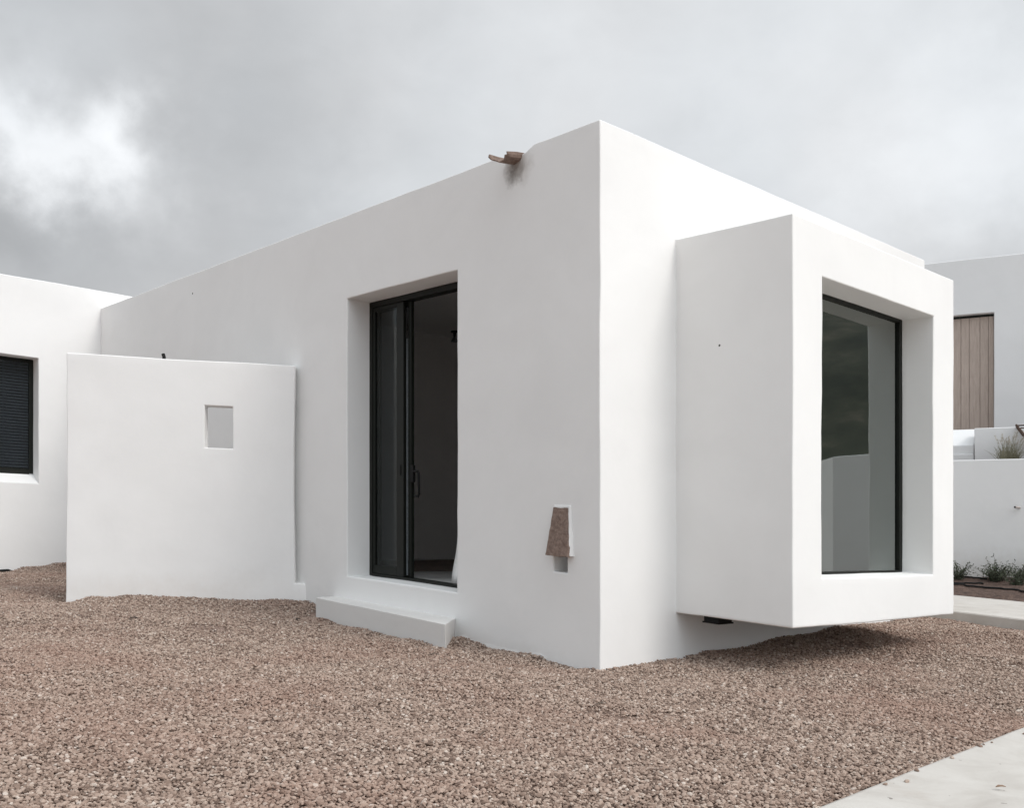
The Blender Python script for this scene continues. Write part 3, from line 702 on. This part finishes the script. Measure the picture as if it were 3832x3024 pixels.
# soil bed between far path and retaining wall
mb = MB(lambda p: Vector(p)); vv = []; ff = []; ns, nt_ = 90, 26
for i in range(ns):
    s_ = -5+i*.11
    pa_ = P(-.27-(s_-1)*1.0, 7.01-.13*(s_-1), .255); wl = q(s_*1.0, .02, 0)
    for j in range(nt_):
        f_ = j/(nt_-1); p = pa_.lerp(Vector((wl.x, wl.y, .20)), f_)
        p.z += .035*mn.noise(p*2.3)+.02*mn.noise(p*7)+.012*mn.noise(p*19)
        if j == 0: p.z = pa_.z-.03
        vv.append(p)
for i in range(ns-1):
    for j in range(nt_-1): a = i*nt_+j; ff.append((a, a+nt_, a+nt_+1, a+1))
mb.add(vv, ff); soil = mb.build('soil', M_SOIL, smooth=True); tag(soil, 'bare brown planting bed at the foot of the retaining wall', kind='structure')
def soil_z(x, y):
    best = min(soil.data.vertices, key=lambda v: (v.co.x-x)**2+(v.co.y-y)**2); return best.co.z
# irrigation hoses
for pts_, lb in (([(5.6, 13.75), (6.0, 13.62), (6.30, 13.35), (6.45, 13.30), (6.56, 13.22)], 'thin black irrigation hose nearest the retaining wall'),
                 ([(5.6, 13.0), (5.95, 12.88), (6.15, 12.70), (6.38, 12.52), (6.50, 12.42), (6.62, 12.18), (6.85, 11.95), (7.3, 11.7)], 'black irrigation hose snaking along the middle of the soil bed'),
                 ([(5.8, 13.30), (6.05, 13.10), (6.22, 13.02), (6.40, 12.98)], 'short black hose piece between the two longer hoses')):
    b = MB(lambda p: Vector(p)); dense = []
    for (a, c) in zip(pts_[:-1], pts_[1:]):
        for k in range(6): f_ = k/6; dense.append((a[0]+(c[0]-a[0])*f_, a[1]+(c[1]-a[1])*f_))
    dense = [dense[0]] + [((dense[i-1][0]+dense[i][0]+dense[i+1][0])/3, (dense[i-1][1]+dense[i][1]+dense[i+1][1])/3) for i in range(1, len(dense)-1)] + [dense[-1]]
    b.tube([(x, y, soil_z(x, y)+.018) for x, y in dense], .012, 8); o = b.build('hose', M_BLK, smooth=True)
    tag(o, lb, 'hose', 'irrigation hoses in the planting bed')
# shrubs
def shrub(x, y, wd_, ht, n, label, seed):
    rnd = random.Random(seed); z0 = soil_z(x, y)
    e = empty('shrub', (x, y, z0), label, 'shrub', 'small shrubs in the planting bed')
    bt = MB(lambda p: Vector(p)); bl = MB(lambda p: Vector(p))
    for k in range(n):
        az = rnd.uniform(0, 6.283); lean = rnd.uniform(.1, 1.2); ln = ht*rnd.uniform(.55, 1.2)
        p = Vector((x+rnd.uniform(-.05, .05), y+rnd.uniform(-.05, .05), z0-.01)); d = Vector((math.cos(az)*lean, math.sin(az)*lean, 1)).normalized()
        d.x *= wd_/ht; pts_ = [p.copy()]
        for s_ in range(6):
            d = (d+Vector((rnd.uniform(-.25, .25), rnd.uniform(-.25, .25), rnd.uniform(-.2, .12)))).normalized(); p = p+d*ln/6; pts_.append(p.copy())
            for l_ in range(7 if s_ < 4 else 4):
                a = Vector((rnd.uniform(-1, 1), rnd.uniform(-1, 1), rnd.uniform(-.4, 1))).normalized(); L_ = rnd.uniform(.018, .04)
                sd_ = a.cross(Vector((rnd.uniform(-1, 1), rnd.uniform(-1, 1), rnd.uniform(-1, 1)))).normalized()*L_*.2
                q0 = p+Vector((rnd.uniform(-.015, .015),)*3); bl.add([q0, q0+a*L_*.5+sd_, q0+a*L_, q0+a*L_*.5-sd_], [(0, 1, 2, 3)])
        bt.tube(pts_, [.004, .0035, .003, .0025, .002, .0018, .0014], 4)
    bt.build('twigs', M_TWIG, e, recalc=False); bl.build('foliage', M_SHR, e, recalc=False)
shrub(6.22, 13.35, .20, .25, 26, 'dark shrub half hidden behind the edge of the bay', 1)
shrub(6.62, 13.15, .33, .31, 60, 'widest dark green shrub in the middle of the planting bed', 2)
shrub(6.72, 12.75, .18, .22, 30, 'small bushy shrub in front of the widest shrub', 3)
shrub(6.98, 13.10, .22, .20, 26, 'sparse spindly shrub against the retaining wall', 4)
shrub(7.16, 12.95, .26, .32, 44, 'shrub cut by the right edge, close to the retaining wall', 5)
shrub(7.0, 12.2, .26, .28, 44, 'dark shrub at the right edge, next to the far path', 6)
# grass clump on the terrace edge
ge = empty('grass_clump', q(.33, .38, 1.80), 'tuft of dry ornamental grass with feathery plumes above the retaining wall', 'grass')
rnd = random.Random(11); bg = MB(lambda p: Vector(p)); bp = MB(lambda p: Vector(p))
def blade(b_, base, d, ln, w0, droop, seg=6):
    pts_ = [base.copy()]; p = base.copy()
    for s_ in range(seg): d = (d+Vector((0, 0, -droop))).normalized(); p = p+d*ln/seg; pts_.append(p.copy())
    side = d.cross(Vector((.477, .879, 0))).normalized()
    if side.length < .1: side = Vector((1, 0, 0))
    vv = []
    for i, r_ in enumerate(pts_): w_ = w0*(1-i/seg)**.7+.0004; vv += [r_+side*w_, r_-side*w_]
    b_.add(vv, [(2*i, 2*i+1, 2*i+3, 2*i+2) for i in range(seg)]); return pts_
gb = q(.24, .42, 1.80)
for k in range(360):
    az = rnd.uniform(0, 6.283); ln_ = rnd.uniform(.10, .33); lean = rnd.uniform(.0, .75)
    blade(bg, gb+Vector((rnd.uniform(-.12, .12), rnd.uniform(-.05, .05), 0)), Vector((math.cos(az)*lean, math.sin(az)*lean, 1)).normalized(), ln_, .003, rnd.uniform(.0, .12))
for k in range(30):
    az = rnd.uniform(0, 6.283); lean = rnd.uniform(.05, .6)
    pts_ = blade(bg, gb+Vector((rnd.uniform(-.09, .09), rnd.uniform(-.05, .05), 0)), Vector((math.cos(az)*lean, math.sin(az)*lean*.6, 1)).normalized(), rnd.uniform(.30, .47), .002, rnd.uniform(0, .06))
    a, c = pts_[-2], pts_[-1]
    for j in range(60):
        f_ = rnd.random()*1.25; p = a.lerp(c, f_)+Vector((rnd.gauss(0, .006), rnd.gauss(0, .006), 0)); dd = ((c-a).normalized()+Vector((rnd.uniform(-.5, .5), rnd.uniform(-.5, .5), rnd.uniform(-.2, .3)))).normalized()*.014
        sd_ = Vector((dd.z, 0, -dd.x)).normalized()*.0016; bp.add([p, p+dd*.5+sd_, p+dd, p+dd*.5-sd_], [(0, 1, 2, 3)])
bg.build('blades', M_GRS, ge, recalc=False); bp.build('plumes', M_PLUME, ge, recalc=False)
# wooden folding chair at the right edge
ch = empty('folding_chair', q(1.0, .5, 1.80), 'brown wooden folding chair frame cut off by the right edge', 'chair')
def pole(name, pts_, r_): b_ = MB(lambda p: q(*p)); b_.tube(pts_, r_, 10); return b_.build(name, M_WOODD, ch, smooth=True)
A0 = .335
for dy in (.42, .86):
    pole('leg', [(A0, dy, 2.355), (A0+.37, dy, 1.80)], .016); pole('leg', [(A0+.52, dy+.03, 2.22), (A0+.08, dy+.03, 1.80)], .014)
pole('rail', [(A0+.02, .46, 2.347), (A0+.62, .46, 2.350)], .010); pole('rail', [(A0+.05, .44, 2.310), (A0+.62, .44, 2.312)], .010)
pole('rail', [(A0, .40, 2.352), (A0, .88, 2.352)], .014); pole('rail', [(A0+.3, .42, 1.92), (A0+.3, .88, 1.92)], .012)
b = MB(lambda p: q(*p)); vv = []; ff = []
for i in range(12):
    f_ = i/11; vv += [(A0+.06+.50*f_, .47, 2.30-.16*math.sin(f_*math.pi)-.05*f_), (A0+.06+.50*f_, .83, 2.30-.16*math.sin(f_*math.pi)-.05*f_)]
for i in range(11): ff.append((2*i, 2*i+1, 2*i+3, 2*i+2))
b.add(vv, ff); o = b.build('canvas_seat', M_CLOTH, ch); sm = o.modifiers.new('s', 'SOLIDIFY'); sm.thickness = .006

# ------------------------------------------------------------ litter on gravel and paths
def litter(name, x, y, s_, lb, cat, m, rot=0, flat=.5, dz=.012, z=None):
    zz = z if z is not None else float(ground_z(np.array([x]), np.array([y]))[0][0])
    b_ = MB(lambda p: Vector(p)); n_ = 9; vv = []; rnd_ = random.Random(int(abs(x)*1000))
    ca, sa = math.cos(rot), math.sin(rot)
    for i in range(n_):
        f_ = i/(n_-1); w_ = s_*.26*math.sin(math.pi*min(.98, max(.04, f_)))*rnd_.uniform(.7, 1.2); xx = (f_-.5)*s_; cz = .18*s_*math.sin(f_*3.1)*flat
        for sg in (-1, 0, 1): lx, ly = xx, w_*sg; vv.append((x+lx*ca-ly*sa, y+lx*sa+ly*ca, zz+dz+cz+abs(sg)*w_*.35))
    b_.add(vv, [(i*3+j, i*3+j+1, i*3+j+4, i*3+j+3) for i in range(n_-1) for j in (0, 1)])
    o_ = b_.build(name, m); sm_ = o_.modifiers.new('s', 'SOLIDIFY'); sm_.thickness = .003; return tag(o_, lb, cat)
litter('dead_leaf', -3.32, 8.43, .085, 'black curled dead leaf on the gravel before the garden wall', 'leaf', M_LEAFD, .2)
litter('dead_leaf', -2.02, 9.07, .07, 'dark dead leaf on the gravel left of the doorstep', 'leaf', M_LEAFD, 1.1)
litter('dead_leaf', -1.72, 8.65, .06, 'thin brown dead leaf on the gravel close to the doorstep front', 'leaf', simple('brown_leaf', (.16, .10, .07), .8), .05, .2)
pz = lambda x, y: P(*uvof(x, y), .045).z
litter('dead_leaf', 2.06, 4.05, .045, 'tan dead leaf lying on the broad concrete path', 'leaf', simple('tan_leaf', (.22, .14, .09), .8), .1, .3, .004, pz(2.06, 4.05))
for (x, y, a, ln_, lb) in ((.52, 5.62, .15, .07, 'thin dark twig on the gravel above the reddish bare patch'), (-.15, 4.75, 1.2, .06, 'dark twig on the open gravel in the middle foreground'),
                         (-.6, 7.35, .6, .10, 'crooked twig on the gravel at the house wall right of the doorstep'), (1.95, 6.9, -.3, .06, 'small dark twig on the gravel below the bay window')):
    z_ = float(ground_z(np.array([x]), np.array([y]))[0][0])+.014; b = MB(lambda p: Vector(p))
    b.tube([(x-ln_*.5*math.cos(a), y-ln_*.5*math.sin(a), z_), (x, y+.006, z_+.006), (x+ln_*.5*math.cos(a), y+ln_*.5*math.sin(a), z_+.002)], [.002, .003, .0012], 5)
    b.tube([(x, y+.006, z_+.006), (x+.02, y+.02, z_+.018)], [.0018, .001], 5)
    tag(b.build('twig', M_TWIG), lb, 'twig', 'twigs lying on the gravel')
b = MB(lambda p: Vector(p)); b.tube([P(10.63, -1.9, -.09), P(10.62, -1.5, -.085), P(10.60, -1.34, -.075), P(10.58, -1.2, -.13)], .022, 8)
o = b.build('hose', M_BLK, smooth=True); tag(o, 'black pipe lying along the foot of the left house', 'pipe')
